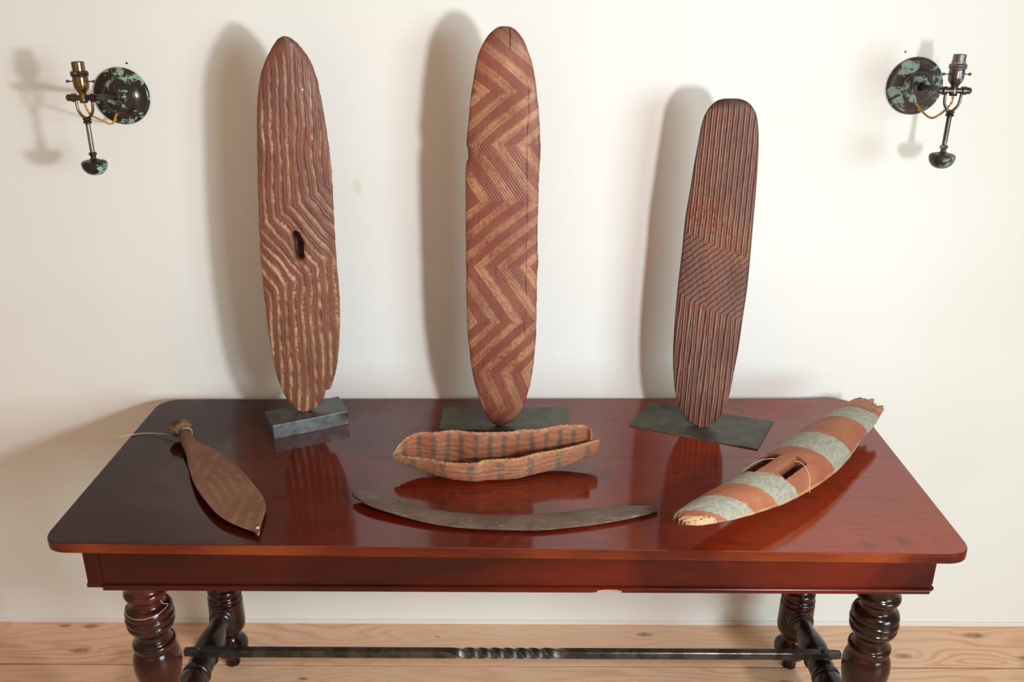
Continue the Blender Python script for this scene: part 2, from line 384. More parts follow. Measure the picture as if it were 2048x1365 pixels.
# front bead moulding with a small splintered chip
bm = bmesh.new(); n = 12; xs = sorted(set(list(np.linspace(xl+.031, xr-.006, 60))+list(np.linspace(.165, .235, 24))))
rings = []
for x in xs:
    rg = []
    for j in range(n):
        an = 2*math.pi*j/n; y = yf+.001-.0072*math.cos(an); z = zb-.001+.0070*math.sin(an)
        ch = max(0, 1-abs(x-.205)/.026)*(1+.4*math.sin(x*900))
        if x < .2: ch = max(0, 1-abs(x-.205)/.035)*.7
        if math.sin(an) < .2 and ch > 0: z += .0062*ch; y += .002*ch
        rg.append(bm.verts.new((x, y, z)))
    rings.append(rg)
for i in range(len(xs)-1):
    for j in range(n):
        f = bm.faces.new((rings[i][j], rings[i][(j+1) % n], rings[i+1][(j+1) % n], rings[i+1][j]))
        if .178 < xs[i] < .228 and math.sin(2*math.pi*(j+.5)/n) < .05: f.material_index = 1
bm.faces.new(rings[0]); bm.faces.new(rings[-1])
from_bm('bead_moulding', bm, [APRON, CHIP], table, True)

# turned legs: radius, height
prof = [(.0, -.0), (.017, .0), (.0185, .004), (.020, .022), (.026, .032), (.040, .044), (.0455, .060), (.043, .076), (.033, .088), (.027, .096), (.027, .104), (.034, .112), (.043, .124), (.0455, .140),
        (.0455, .150), (.0445, .205), (.0435, .210), (.0395, .214), (.0435, .219), (.0435, .226), (.039, .231), (.0385, .238), (.0425, .243), (.041, .251), (.034, .259), (.032, .268), (.034, .290), (.040, .320), (.0465, .350), (.0495, .376), (.0485, .396), (.0435, .413),
        (.0405, .420), (.0420, .424), (.0440, .430), (.0435, .437), (.0385, .441), (.0365, .447), (.0345, .453), (.0345, .462), (.0385, .468), (.0455, .476), (.0485, .484), (.0485, .4885), (.0465, .491), (.0490, .494), (.0500, .500), (.0490, .506), (.0465, .509), (.0485, .513), (.0480, .521), (.0440, .529), (.0365, .535), (.0345, .541), (.0345, .549), (.0395, .553), (.0440, .560), (.0440, .568), (.0390, .574), (.0370, .580), (.037, .6), (.037, .66)]
LEGS = [(-.753, -.597), (.777, -.600), (-.753, -.168), (.777, -.168)]
leg0 = None
for i, (x, y) in enumerate(LEGS):
    if leg0 is None:
        leg0 = lathe('leg', prof, (0, 0, 0), (0, 0, 1), LEGM, None, 56, 3)
        me = leg0.data; bpy.data.objects.remove(leg0)
    o = bpy.data.objects.new('leg', me); o.location = (x, y, 0); link(o, table); o.rotation_euler.z = i*1.3
    box('leg_block', (x-.045, y-.045, .635), (x+.045, y+.045, ZT), APRON, table, .001)
# side stretchers (turned), between front and rear legs
sp = [(.030, .0), (.030, .030), (.0325, .034), (.034, .040), (.032, .046), (.0285, .049), (.029, .054), (.0235, .060), (.0235, .075), (.0285, .10), (.034, .13), (.0355, .150), (.034, .165), (.0300, .175), (.034, .179), (.0345, .186), (.030, .190), (.0315, .2145)]
L = .429
full = sp+[(r, L-h) for r, h in sp[::-1][1:]]
for x in (-.753, .777):
    lathe('side_stretcher', full, (x, -.168, .178), (0, -1, 0), STRM, table, 40, 3)
# twisted iron bar
bm = bmesh.new(); hb = .0088; x0, x1 = -.787, .817; yb = -.3825
xs = list(np.linspace(x0, -.17, 20))+list(np.linspace(-.165, .165, 200))+list(np.linspace(.17, x1, 20)); rings = []
def twist(x):
    a, b = -.165, .165
    if x < a: return 0
    if x > b: return 4.5*math.pi*.0+2*math.pi*2
    t = (x-a)/(b-a)
    # ease in and out
    e = .24
    if t < e: u = t*t/(2*e)
    elif t > 1-e: u = 1-e-(1-t)**2/(2*e)
    else: u = t-e/2
    return 4*math.pi*u/(1-e)
for i, x in enumerate(xs):
    t = twist(x); rg = []; k = hb
    if i in (0, len(xs)-1): k *= .82
    sq = 1.02 if abs(x) < .14 else 1
    for cx_, cy_ in ((-1, -.82), (-.82, -1), (.82, -1), (1, -.82), (1, .82), (.82, 1), (-.82, 1), (-1, .82)):
        yy, zz = cx_*k*1.1*sq, cy_*k*1.15*sq
        rg.append(bm.verts.new((x, yb+yy*math.cos(t)-zz*math.sin(t), .2195+(yy*math.sin(t)+zz*math.cos(t)))))
    rings.append(rg)
for a, b in zip(rings, rings[1:]):
    for j in range(8): bm.faces.new((a[j], a[(j+1) % 8], b[(j+1) % 8], b[j]))
bm.faces.new(rings[0]); bm.faces.new(rings[-1])
bar = from_bm('iron_stretcher', bm, IRON, table); tag(bar, 'black iron bar with a spiral twist at its middle')
for x in (-.753, .777):
    lathe('bolt', [(.0085, 0), (.0085, .003), (.006, .006), (0, .0068)], (x, yb, .2292), (0, 0, 1), IRON, table, 12, 1, False)
# bit of thread left hanging round the front left leg
lx, ly = LEGS[0]
thp = []
for k in range(26):
    an = math.pi*(1.02+k/25*.93); thp.append((lx+.0375*math.cos(an)*1.2, ly+.0375*math.sin(an)*1.3, .529-.004*math.sin(k/25*math.pi)+.003*(k/25)))
thp += [(lx+.046, ly-.01, .537), (lx+.040, ly-.022, .548), (lx+.038, ly-.022, .556)]
th = tube('thread', thp, .00055, THREAD, None, 6, 3); tag(th, 'thin pale thread wound round the top of the front left table leg', 'thread')

# ------------------------------------------------------------------ generic carved slab
def resample(c, d, ts):
    c = catmull(c, 10); t = c@d
    t = np.maximum.accumulate(t+np.arange(len(t))*1e-7)
    return np.stack([np.interp(ts, t, c[:, 0]), np.interp(ts, t, c[:, 1])], 1)
def slab(name, A, B, d, NR, NC, base, normal, topf, botf, mat, parent=None, attrs=None, NB=20, hole=None, jag=None, smooth=True):
    """A,B: the two long outlines; d: direction of the stations; base(px,py)->3D point on the thing's own plane; normal: unit normal(s)"""
    d = np.array(d, float); d /= np.linalg.norm(d)
    tA = np.array([A[0], A[-1]])@d
    u = np.linspace(0, 1, NR); ts = (.62*u+.38*(1-np.cos(np.pi*u))/2)
    ts = tA[0]+(tA[1]-tA[0])*np.clip(ts, .0006, .9994)
    a = resample(A, d, ts); b = resample(B, d, ts)
    if jag is not None:
        ja, jb = jag(ts); w_ = (b-a)/np.maximum(np.linalg.norm(b-a, axis=1), 1e-6)[:, None]; a = a-w_*ja[:, None]; b = b+w_*jb[:, None]
    vt = (1-np.cos(np.pi*np.linspace(0, 1, NC)))/2*.35+np.linspace(0, 1, NC)*.65
    vb = np.linspace(1, 0, NB)[1:-1]
    def grid(v):
        px = a[:, None, :]*(1-v[None, :, None])+b[:, None, :]*v[None, :, None]
        P = base(px[..., 0].ravel(), px[..., 1].ravel()).reshape(len(ts), len(v), 3)
        return px, P
    pxt, Pt = grid(vt); pxb, Pb = grid(vb)
    uu = (ts-tA[0])/(tA[1]-tA[0])
    UT = np.repeat(uu[:, None], NC, 1); VT = np.repeat(vt[None], NR, 0)
    UB = np.repeat(uu[:, None], len(vb), 1); VB = np.repeat(vb[None], NR, 0)
    nrm = np.array(normal, float)
    Pt = Pt+nrm*topf(UT, VT, pxt)[..., None]; Pb = Pb+nrm*botf(UB, VB, pxb)[..., None]
    V = np.concatenate([Pt, Pb], 1); W = V.shape[1]; verts = V.reshape(-1, 3)
    i, j = np.meshgrid(np.arange(NR-1), np.arange(W), indexing='ij'); j2 = (j+1) % W
    q = np.stack([i*W+j, i*W+j2, (i+1)*W+j2, (i+1)*W+j], -1).reshape(-1, 4)
    if hole is not None: q = hole(q, UT, VT, W, NC)
    me = bpy.data.meshes.new(name)
    nq = len(q); caps = [list(range(W))[::-1], [(NR-1)*W+k for k in range(W)]]
    me.vertices.add(len(verts)); me.vertices.foreach_set('co', verts.ravel())
    nl = nq*4+2*W; me.loops.add(nl); me.loops.foreach_set('vertex_index', np.concatenate([q.ravel(), caps[0], caps[1]]).astype(np.int32))
    me.polygons.add(nq+2); me.polygons.foreach_set('loop_start', np.concatenate([np.arange(nq)*4, [nq*4, nq*4+W]]).astype(np.int32))
    me.polygons.foreach_set('use_smooth', np.ones(nq+2, bool) if smooth else np.zeros(nq+2, bool))
    me.update(calc_edges=True); me.validate()
    bm = bmesh.new(); bm.from_mesh(me); bmesh.ops.recalc_face_normals(bm, faces=bm.faces); bm.to_mesh(me); bm.free()
    if attrs:
        at = attrs(UT, VT, pxt); ab = attrs(UB, VB, pxb)
        for k in at:
            if len(me.vertices) == len(verts):
                l = me.attributes.new(k, 'FLOAT', 'POINT')
                l.data.foreach_set('value', np.concatenate([at[k]*np.ones_like(UT), ab[k]*np.ones_like(UB)*(0 if k != 'char' else 1)], 1).astype(np.float32).ravel())
    me.materials.append(mat)
    o = bpy.data.objects.new(name, me); return link(o, parent)
def vert_plane(P0, yaw):
    nrm = np.array([math.sin(yaw), -math.cos(yaw), 0.])          # faces the camera
    P0 = np.array(P0)
    def base(px, py):
        d = F[None]+R[None]*(px[:, None]-1024)/FPX-U[None]*(py[:, None]-682.5)/FPX
        t = ((P0-CAM)@nrm)/(d@nrm); return CAM+d*t[:, None]
    return base, nrm
def flat_plane(z):
    def base(px, py):
        d = F[None]+R[None]*(px[:, None]-1024)/FPX-U[None]*(py[:, None]-682.5)/FPX
        return CAM+d*((z-CAM[2])/d[:, 2])[:, None]
    return base, np.array([0, 0, 1.])
RNG = np.random.RandomState(7)
def nz(seed, *ph):
    """cheap smooth pseudo noise from sines; ph: coordinate arrays"""
    r = np.random.RandomState(seed); o = 0
    for k in range(5):
        a = r.uniform(.5, 1.6, len(ph))*r.choice([-1, 1], len(ph)); s = 0
        for q, w_ in zip(ph, a): s = s+q*w_*(1.35**k)
        o = o+np.sin(s+r.uniform(0, 6.28))*(.75**k)
    return o/2.5
def sst(x, a, b): t = np.clip((x-a)/(b-a), 0, 1); return t*t*(3-2*t)
def dome(v, e=.5): return np.clip(4*v*(1-v), 0, 1)**e

# ------------------------------------------------------------------ shield 1 (ochre, wavy flutes, hole)
zb1 = H+.036
foot1 = onz(607, 822, zb1)
yaw1 = .22
base1, n1 = vert_plane(foot1+np.array([0, -.0, 0]), yaw1)
A1 = [(568, 72), (556, 78), (545, 93), (531, 120), (521, 152), (516, 185), (514, 230), (514, 280), (516, 380), (518, 450), (522, 520), (527, 580), (533, 630), (541, 690), (552, 745), (566, 785), (580, 806), (592, 819), (605, 822)]
B1 = [(568, 72), (580, 75), (598, 90), (617, 115), (632, 150), (641, 190), (650, 240), (659, 300), (664, 350), (667, 410), (670, 470), (674, 530), (679, 590), (680, 650), (677, 710), (671, 745), (664, 770), (658, 779), (652, 776), (650, 790), (640, 808), (624, 819), (605, 822)]
def phi1(px):
    x, y = px[..., 0], px[..., 1]
    xc = x-(584+.045*(y-447))
    yu = 378+(640-x)*.62+3*nz(3, x/14, y/60); k = .55
    s = k*np.clip(y-yu, 0, 148)
    # soften the lower bend
    q = xc-s+3.2*nz(5, y/38, x/50)+1.5*nz(9, y/15, x/20)
    return q/16.2
def hole1(px):
    x, y = px[..., 0]+1.5*np.sin(px[..., 1]/6), px[..., 1]
    cx_ = 597+(y-490)*.07+2.5*np.sin(y/11)
    r = np.maximum(np.abs(x-cx_)/8.2, np.abs(y-490)/27)**1.0
    e = np.sqrt((np.abs(x-cx_)/9.3)**2+(np.abs(y-491)/29)**2)
    return .5*r+.5*e
def top1(u, v, px):
    p = phi1(px)
    amp = sst(u, .015, .07)*(.25+.75*sst(v, .0, .05)*sst(1-v, .0, .05))*(1-.45*sst(1-u, .62, .9))
    main = np.abs(np.cos(np.pi*p))**5; sec = np.abs(np.sin(np.pi*p+.12))**26
    h = .011*dome(v, .55)-.0024*main*amp-.0012*sec*amp*(.5+.5*nz(17, np.floor(p)*3.7, px[..., 1]/60))+.0005*nz(21, px[..., 0]/5, px[..., 1]/19)
    e = hole1(px)
    h -= .032*sst(-e, -1.12, -.80)
    h -= .0025*sst(-e, -1.7, -1.0)*(e > .9)
    return h
def bot1(u, v, px):
    d = np.exp(-((px[..., 1]-491)/55)**2-((px[..., 0]-597)/26)**2)
    return -.007*dome(v, .5)-.034*d
def at1(u, v, px):
    p = phi1(px); main = np.abs(np.cos(np.pi*p)); sec = np.abs(np.sin(np.pi*p+.12))**26
    k = np.floor(p+.5); x, y = px[..., 0], px[..., 1]
    sel = .5+.5*np.sin(k*2.4+1.0)          # how much paint is left in each flute
    low = sst(y, 430, 560)
    on = nz(31, y/26+k*5.1, k*3.3)+.7*nz(37, y/8, k*9.+x/6)
    wd_ = main**(9-4*low+2*nz(33, y/12, k*2.))
    pt = wd_*np.clip(.02+.45*low+.55*sel*(1-.5*low)+.75*on, 0, 1)*sst(y, 80, 200)
    gr = np.clip(main**10*.5*(1-pt)+sec*.8, 0, 1)
    near = sst(-hole1(px), -1.05, -.88)  # shade inside the hole, put into the colour
    return {'paint': pt*(1-near), 'groove': gr, 'char': np.clip(near+.35*sst(-np.abs(v-.5), -.5, -.493)+.35*sst(-u, -.05, 0), 0, 1)}
def jag1(ts):
    return .6*nz(41, ts/9.)+.4*nz(43, ts/3.5), .6*nz(45, ts/9.)+.4*nz(47, ts/3.5)
shield1 = empty('carved_shield', foot1+np.array([0, 0, .001]), 'tall pointed ochre shield with wavy flutes and a hole at its centre, standing at left', 'shield')
slab('shield_board', A1, B1, (0, 1), 640, 190, base1, n1, top1, bot1, SH1, shield1, at1, jag=jag1)
nl = base1(np.array([604.]), np.array([178.]))[0]
lathe('nail_head', [(0, 0), (.0026, .0004), (.0032, .0014), (.0018, .003), (0, .0034)], nl+n1*.010, n1, THREAD, shield1, 12, 2)
# the bracket behind
def support(p, foot, nrm, hgt, zbase, mat=IRON):
    b = np.array([foot[0], foot[1], zbase])-nrm*.016; t = b+np.array([0, 0, hgt])
    tube('support_rod', [b, b+np.array([0, 0, hgt*.5]), t, t+nrm*.010], .0032, mat, p, 10, 1)
support(shield1, foot1, n1, .16, zb1-.001)
# steel block
def prism(name, pts, z0, z1, mats, label, cat, group=None, bev=.001, edge_mat=False):
    c = np.mean(pts, axis=0); bm = bmesh.new(); vb = [bm.verts.new((q[0], q[1], z0)) for q in pts]
    f = bm.faces.new(vb); ex = bmesh.ops.extrude_face_region(bm, geom=[f])
    for v in ex['geom']:
        if isinstance(v, bmesh.types.BMVert): v.co.z = z1
    if bev: bmesh.ops.bevel(bm, geom=list(bm.edges), offset=bev, segments=2, affect='EDGES', profile=.5)
    bm.normal_update(); bmesh.ops.recalc_face_normals(bm, faces=bm.faces)
    if edge_mat:
        for f in bm.faces:
            if abs(f.normal.z) < .6: f.material_index = 1
    for v in bm.verts: v.co -= Vector((c[0], c[1], z0))
    o = from_bm(name, bm, mats); o.location = (c[0], c[1], z0); return tag(o, label, cat, group)
P = [np.array(q) for q in ((-.590, -.183), (-.552, -.258), (-.388, -.178), (-.427, -.093))]
prism('display_block', P, H, zb1, [BLOCK], 'thick blue-grey steel block under the pointed ochre shield', 'stand', bev=.0009)

# ------------------------------------------------------------------ shield 2 (zigzag)
foot2 = onz(998, 850, H+.004)
base2, n2 = vert_plane(foot2, 0.02)
A2 = [(1015, 52), (1003, 52), (990, 58), (972, 76), (958, 105), (949, 145), (942, 190), (937, 240), (933, 285), (936, 300), (936, 318), (932, 330), (931, 400), (932, 520), (933, 600), (935, 660), (941, 720), (949, 765), (959, 800), (971, 829), (984, 845), (998, 850)]
B2 = [(1015, 52), (1024, 55), (1034, 62), (1048, 82), (1060, 112), (1069, 150), (1076, 205), (1080, 262), (1081, 300), (1078, 360), (1076, 430), (1075, 500), (1077, 520), (1074, 560), (1073, 640), (1070, 700), (1064, 750), (1055, 790), (1043, 820), (1022, 843), (998, 850)]
FY = [45, 182, 288, 401, 531, 642, 741, 815, 852]
FC = [1023, 1023, 995, 1024, 1004, 1035, 1010, 1002, 1002]
FP = [58, 56, 49, 52, 45, 45, 41, 38, 36]
FN = [2.9, 0, 2, 1, 4, 3, 5, 4, 5]
def phi2(px):
    x, y = px[..., 0], px[..., 1]+1.6*nz(51, px[..., 0]/30)
    xx = x+1.0*nz(55, y/22, x/31)+.5*nz(57, y/9, x/12)
    f = np.zeros_like(x)
    for k in range(len(FY)-1):
        a = (xx-FC[k])/FP[k]+FN[k]; b = (xx-FC[k+1])/FP[k+1]+FN[k+1]
        t = np.clip((y-FY[k])/(FY[k+1]-FY[k]), 0, 1); msk = (y >= FY[k]) & (y < FY[k+1]) if k < len(FY)-2 else (y >= FY[k])
        f = np.where(msk, a*(1-t)+b*t, f)
    return f
def crack2(px):
    x, y = px[..., 0], px[..., 1]
    cx_ = 1054+3.5*nz(61, y/45)+(y-300)*-.012
    a = np.exp(-((x-cx_)/1.3)**2)*sst(y, 160, 185)*(1-sst(y, 650, 700))*(.55+.45*nz(63, y/14))
    b = np.exp(-((x-1019)/1.2)**2)*(1-sst(y, 92, 102))
    return np.clip(a+b, 0, 1)
def top2(u, v, px):
    p = phi2(px)
    gr = np.abs(np.cos(np.pi*p*8))**3
    amp = (.3+.7*sst(v, 0, .04)*sst(1-v, 0, .04))*(1-.55*sst(-px[..., 1], -150, -60))*(.8+.3*nz(67, px[..., 0]/23, px[..., 1]/40))
    fold = 0
    return .012*dome(v, .5)-.00085*gr*amp-.0016*crack2(px)
def bot2(u, v, px): return -.006*dome(v, .5)
def at2(u, v, px):
    p = phi2(px); x, y = px[..., 0], px[..., 1]
    fr = p-np.floor(p); fr = np.where(fr > .5, fr-1, fr)
    fl_ = p*8; st = nz(72, np.floor(fl_)*5.3, y/70); band = (1-sst(np.abs(fr+.03*nz(71, y/6, x/7)), .19, .27))*np.clip(.8+.35*st, 0, 1)+.18*np.clip(st, 0, 1)
    gr = np.abs(np.cos(np.pi*p*8))**3
    fade = .5+.35*nz(73, x/40, y/70)-.25*(1-sst(y, 90, 260))
    edge = sst(-np.minimum(v, 1-v), -.05, 0)
    ch = .55*edge*(.5+.5*nz(79, y/30, v*7))+.6*crack2(px)+.35*(1-sst(y, 55, 110))*1.0+.75*sst(y, 812, 850)*np.exp(-((x-995)/30)**2)
    nick = np.exp(-((x-933)/10)**2-((y-305)/22)**2)*.5
    return {'paint': band*np.clip(fade+.35, 0, 1), 'groove': gr*(.8+.3*nz(75, x/30, y/30)), 'char': np.clip(ch+nick, 0, 1)*.85}
shield2 = empty('carved_shield', foot2+np.array([0, 0, .001]), 'tallest shield, rounded, carved all over in red and tan zigzags, standing in the middle', 'shield')
slab('shield_board', A2, B2, (0, 1), 700, 200, base2, n2, top2, bot2, SH2, shield2, at2, jag=lambda ts: (.5*nz(81, ts/11), .5*nz(83, ts/11)+.4*nz(84, ts/4)))
support(shield2, foot2, n2, .16, H+.0028)
P = [onz(*q, H+.003)[:2] for q in ((887, 813.5), (878, 862), (1140, 862), (1137, 815))]
P[1][1] = P[2][1] = -.208
prism('display_plate', P, H, H+.003, [PLATE, COPPER], 'thin grey steel plate under the zigzag shield, partly behind the bark trough', 'stand', bev=.0004, edge_mat=True)

# ------------------------------------------------------------------ shield 3 (straight ridges)
foot3 = onz(1400, 851, H+.004)
yaw3 = -.22
base3, n3 = vert_plane(foot3, yaw3)
A3 = [(1463, 197), (1450, 197), (1435, 201), (1421, 212), (1410, 229), (1403, 250), (1397, 280), (1388, 330), (1379, 385), (1370, 440), (1364, 500), (1357, 560), (1351, 620), (1347, 680), (1346, 730), (1349, 775), (1356, 806), (1368, 833), (1382, 847), (1400, 852)]
B3 = [(1463, 197), (1480, 198), (1495, 204), (1507, 217), (1514, 235), (1517, 262), (1517, 300), (1514, 355), (1508, 430), (1501, 510), (1494, 580), (1485, 640), (1478, 690), (1469, 740), (1460, 785), (1450, 815), (1437, 838), (1420, 849), (1400, 852)]
def phi3(px):
    x, y = px[..., 0], px[..., 1]
    xc = x-(1435-.107*(y-523))
    yu = 462+(x-1370)*.41+2*nz(91, x/9); yl = 587+(x-1357)*.44+2*nz(93, x/9)
    k = .78
    s = -k*np.clip(y-yu, 0, 1e9)+k*np.clip(y-yl, 0, 1e9)
    q = xc-s+.55*nz(95, y/60, x/33)+.4*nz(97, y/14, x/9)
    q = np.where(y < yu, q*(1+.0*y), q)
    return q/11.0
def top3(u, v, px):
    p = phi3(px); gr = np.abs(np.cos(np.pi*2*p))**3
    amp = (.2+.8*sst(v, 0, .05)*sst(1-v, 0, .05))*sst(u, .012, .05)
    return .013*dome(v, .5)-.0019*gr*amp+.0004*nz(99, px[..., 0]/3, px[..., 1]/12)
def bot3(u, v, px): return -.006*dome(v, .5)
def at3(u, v, px):
    p = phi3(px); x, y = px[..., 0], px[..., 1]
    fr = p-np.floor(p); st_ = (fr > .25) & (fr < .75)
    gr = np.abs(np.cos(np.pi*2*p))**3
    edge = sst(-np.minimum(v, 1-v), -.045, -.01)
    dk = np.clip(.35*nz(101, x/35, y/60)+.25*nz(103, x/17, y/25)-.1, 0, 1)
    dk += .45*np.exp(-((x-1475)/22)**2-((y-560)/50)**2)+.4*np.exp(-((x-1450)/50)**2-((y-385)/30)**2)*(.5+.5*nz(105, x/9, y/9))
    ch = .6*edge*(y < 740)+.9*(1-sst(y, 198, 224+8*np.abs(v-.5)))+dk*.8
    return {'paint': st_*1.0, 'groove': gr, 'char': np.clip(ch, 0, .92)}
shield3 = empty('carved_shield', foot3+np.array([0, 0, .001]), 'shortest standing shield, round-topped, carved in narrow straight red and grey ridges, at right', 'shield')
slab('shield_board', A3, B3, (0, 1), 640, 190, base3, n3, top3, bot3, SH3, shield3, at3)
support(shield3, foot3, n3, .16, H+.0028)
P = [onz(*q, H+.003)[:2] for q in ((1298.6, 803), (1258.6, 850), (1515.7, 899), (1547, 843))]
prism('display_plate', P, H, H+.003, [PLATE, COPPER], 'thin dark steel plate under the ridged shield at right, set askew', 'stand', bev=.0004, edge_mat=True)

# ------------------------------------------------------------------ bark trough
m = N('painted_bark', .8, spec=.2)
p = m.geo(); n = m.noise(p, 130, 5, .65); nl = m.noise(p, 18, 3); X, Y, Z = m.xyz(p)
v = m.n('ShaderNodeCombineXYZ'); m.put(v.inputs[0], m.math('MULTIPLY', X, .18)); m.put(v.inputs[1], Y); m.put(v.inputs[2], Z); fb = m.noise(v.outputs[0], 330, 3, .6)
c = m.mix(m.ramp(nl, .35, .62), (.33, .090, .048), (.30, .125, .07))
c = m.mix(m.math('MULTIPLY', m.attr('paint'), m.ramp(n, .22, .44)), c, (.065, .068, .05))
c = m.mix(m.math('MULTIPLY', m.attr('pale'), m.ramp(m.math('ADD', m.math('MULTIPLY', n, .5), m.math('MULTIPLY', fb, .5)), .40, .58)), c, (.42, .25, .14))
c = m.mix(m.math('MULTIPLY', m.attr('groove'), .65), c, (.13, .06, .035))
m.color(c); m.bump(m.math('ADD', n, fb), .0008, .5); BARK = m.m
def rim(pts):
    return catmull([np.array(onz(x, y, H+h)) for x, y, h in pts], 8)
FR = [(785, 911, .046), (805, 914, .049), (850, 919, .053), (877, 924, .055), (906, 928, .056), (951, 928, .058), (969, 922, .061), (1007, 920, .061), (1041, 917, .061), (1075, 908, .062), (1119, 901, .061), (1153, 893, .061), (1180, 886, .060), (1199, 881, .060)]
BK = [(785, 910, .046), (793, 896, .062), (803, 883, .072), (815, 873, .080), (838, 864, .087), (868, 864, .089), (906, 860, .091), (951, 864, .090), (1018, 863, .089), (1041, 859, .091), (1075, 858, .092), (1119, 850, .096), (1153, 849, .097), (1172, 851, .095), (1183, 861, .088)]
fr = rim(FR); bk = rim(BK)
def by_x(c, xs): return np.stack([np.interp(xs, c[:, 0], c[:, k]) for k in range(3)], 1)
NS, NA = 260, 150
ff = np.linspace(0, 1, NS); ff = .7*ff+.3*(1-np.cos(np.pi*ff))/2
xf = fr[0, 0]+(fr[-1, 0]-fr[0, 0])*ff; xb = bk[0, 0]+(bk[-1, 0]-bk[0, 0])*ff
Fp = by_x(fr, xf); Bp = by_x(bk, xb)
Fp[:, 2] += .0009*nz(111, xf*300)+.0006*nz(112, xf*900); Bp[:, 2] += .0011*nz(113, xf*260)+.0006*nz(114, xf*800)
keel = .0015+.036*np.abs((ff-.52)/.52)**2.6
an = np.linspace(0, np.pi, NA)
# asymmetric belly: pushed outward towards the front
ca = np.sign(np.cos(an))*np.abs(np.cos(an))**(2/2.5); sa = np.abs(np.sin(an))**(2/2.5)
def sect(off, kz):
    V = np.zeros((NS, NA, 3)); lat = (1-ca)/2                    # 0 at the back rim, 1 at the front rim
    base_ = Bp[:, None]*(1-lat[None, :, None])+Fp[:, None]*lat[None, :, None]
    d0 = (base_[..., 2]-(H+keel[:, None]+kz))
    V[:] = base_; V[..., 2] -= d0*sa[None]
    wdir = (Fp-Bp); wl = np.linalg.norm(wdir, axis=1)[:, None]; wd = wdir/np.maximum(wl, 1e-5)
    bul = -.006*sa[None]*np.sin(2*an)[None]*(wl > 0.001)*np.clip(wl/.08, 0, 1)
    V += wd[:, None]*(bul[..., None])
    # inward offset for the inner face
    inn = np.cos(an)[None, :, None]*wd[:, None]*off*1.0
    V += inn*np.clip(wl/.03, 0, 1)[..., None]
    return V
OUT = sect(0, 0); INN = sect(.0035, .0035)
# lengthwise fibres
AA = np.repeat(an[None], NS, 0); FFm = np.repeat(ff[:, None], NA, 1)
fib = np.abs(np.sin(AA*16+1.2*nz(121, FFm*14, AA*3)))**1.5*.0017+.0004*nz(123, FFm*60, AA*30)
cen = (Bp+Fp)/2; cen[:, 2] = H+.075
for G, sg in ((OUT, -1), (INN, 1)):
    dv = cen[:, None]-G; dv /= np.maximum(np.linalg.norm(dv, axis=2, keepdims=True), 1e-6)
    wgt = np.clip(np.sin(AA)*4, 0, 1)[..., None]
    G += dv*(fib[..., None]*sg*.8)*wgt
V = np.concatenate([OUT, INN[:, ::-1]], 1); W = V.shape[1]
V[..., 2] = np.maximum(V[..., 2], H+.0006)
i, j = np.meshgrid(np.arange(NS-1), np.arange(W), indexing='ij'); j2 = (j+1) % W
q = np.stack([i*W+j, i*W+j2, (i+1)*W+j2, (i+1)*W+j], -1).reshape(-1, 4)
k = np.arange(NA-1)
caps = [np.stack([r*W+k, r*W+k+1, r*W+W-2-k, r*W+W-1-k], 1) for r in (0, NS-1)]
q = np.concatenate([q]+caps)
me = bpy.data.meshes.new('bark_trough'); org = np.array([-.03, -.39, H])
me.from_pydata((V.reshape(-1, 3)-org).tolist(), [], q.tolist()); me.polygons.foreach_set('use_smooth', [True]*len(me.polygons))
uo = np.repeat(ff[:, None], W, 1); inner = np.concatenate([np.zeros((NS, NA)), np.ones((NS, NA))], 1)
aa = np.concatenate([AA, AA[:, ::-1]], 1)
bi = .5+.5*np.cos(2*np.pi*(uo/.071+.14+.10*np.sin(aa)+.06*nz(131, uo*20, aa*2))); bo = .5+.5*np.cos(2*np.pi*(uo/.139+.26+.05*nz(133, uo*20, aa*2)))
band = np.where(inner > .5, sst(bi, .58, .85), sst(bo, .80, .95))*(.75+.25*nz(135, uo*30, aa*6))
rimm = np.exp(-(np.minimum(aa, np.pi-aa)/.045)**2)
ends = sst(-uo, -.055, -.02)+sst(uo, .962, .985)*inner
pale = np.clip(.12+.25*nz(137, uo*30, aa*9)+.9*rimm+ends+.25*(1-inner), 0, 1)
for nm, a_ in (('paint', np.clip(band*(1-rimm), 0, 1)), ('pale', pale), ('groove', np.concatenate([1-fib/.0017, (1-fib/.0017)[:, ::-1]], 1)*.8*np.clip(np.sin(aa)*3, 0, 1))):
    l = me.attributes.new(nm, 'FLOAT', 'POINT'); l.data.foreach_set('value', np.clip(a_, 0, 1).astype(np.float32).ravel())
me.materials.append(BARK); tr = bpy.data.objects.new('bark_trough', me); tr.location = org; COL.objects.link(tr)
bm = bmesh.new(); bm.from_mesh(me); bmesh.ops.recalc_face_normals(bm, faces=bm.faces); bm.to_mesh(me); bm.free()
tag(tr, 'boat-shaped bark trough with red and dark bands, on the table before the zigzag shield', 'trough')

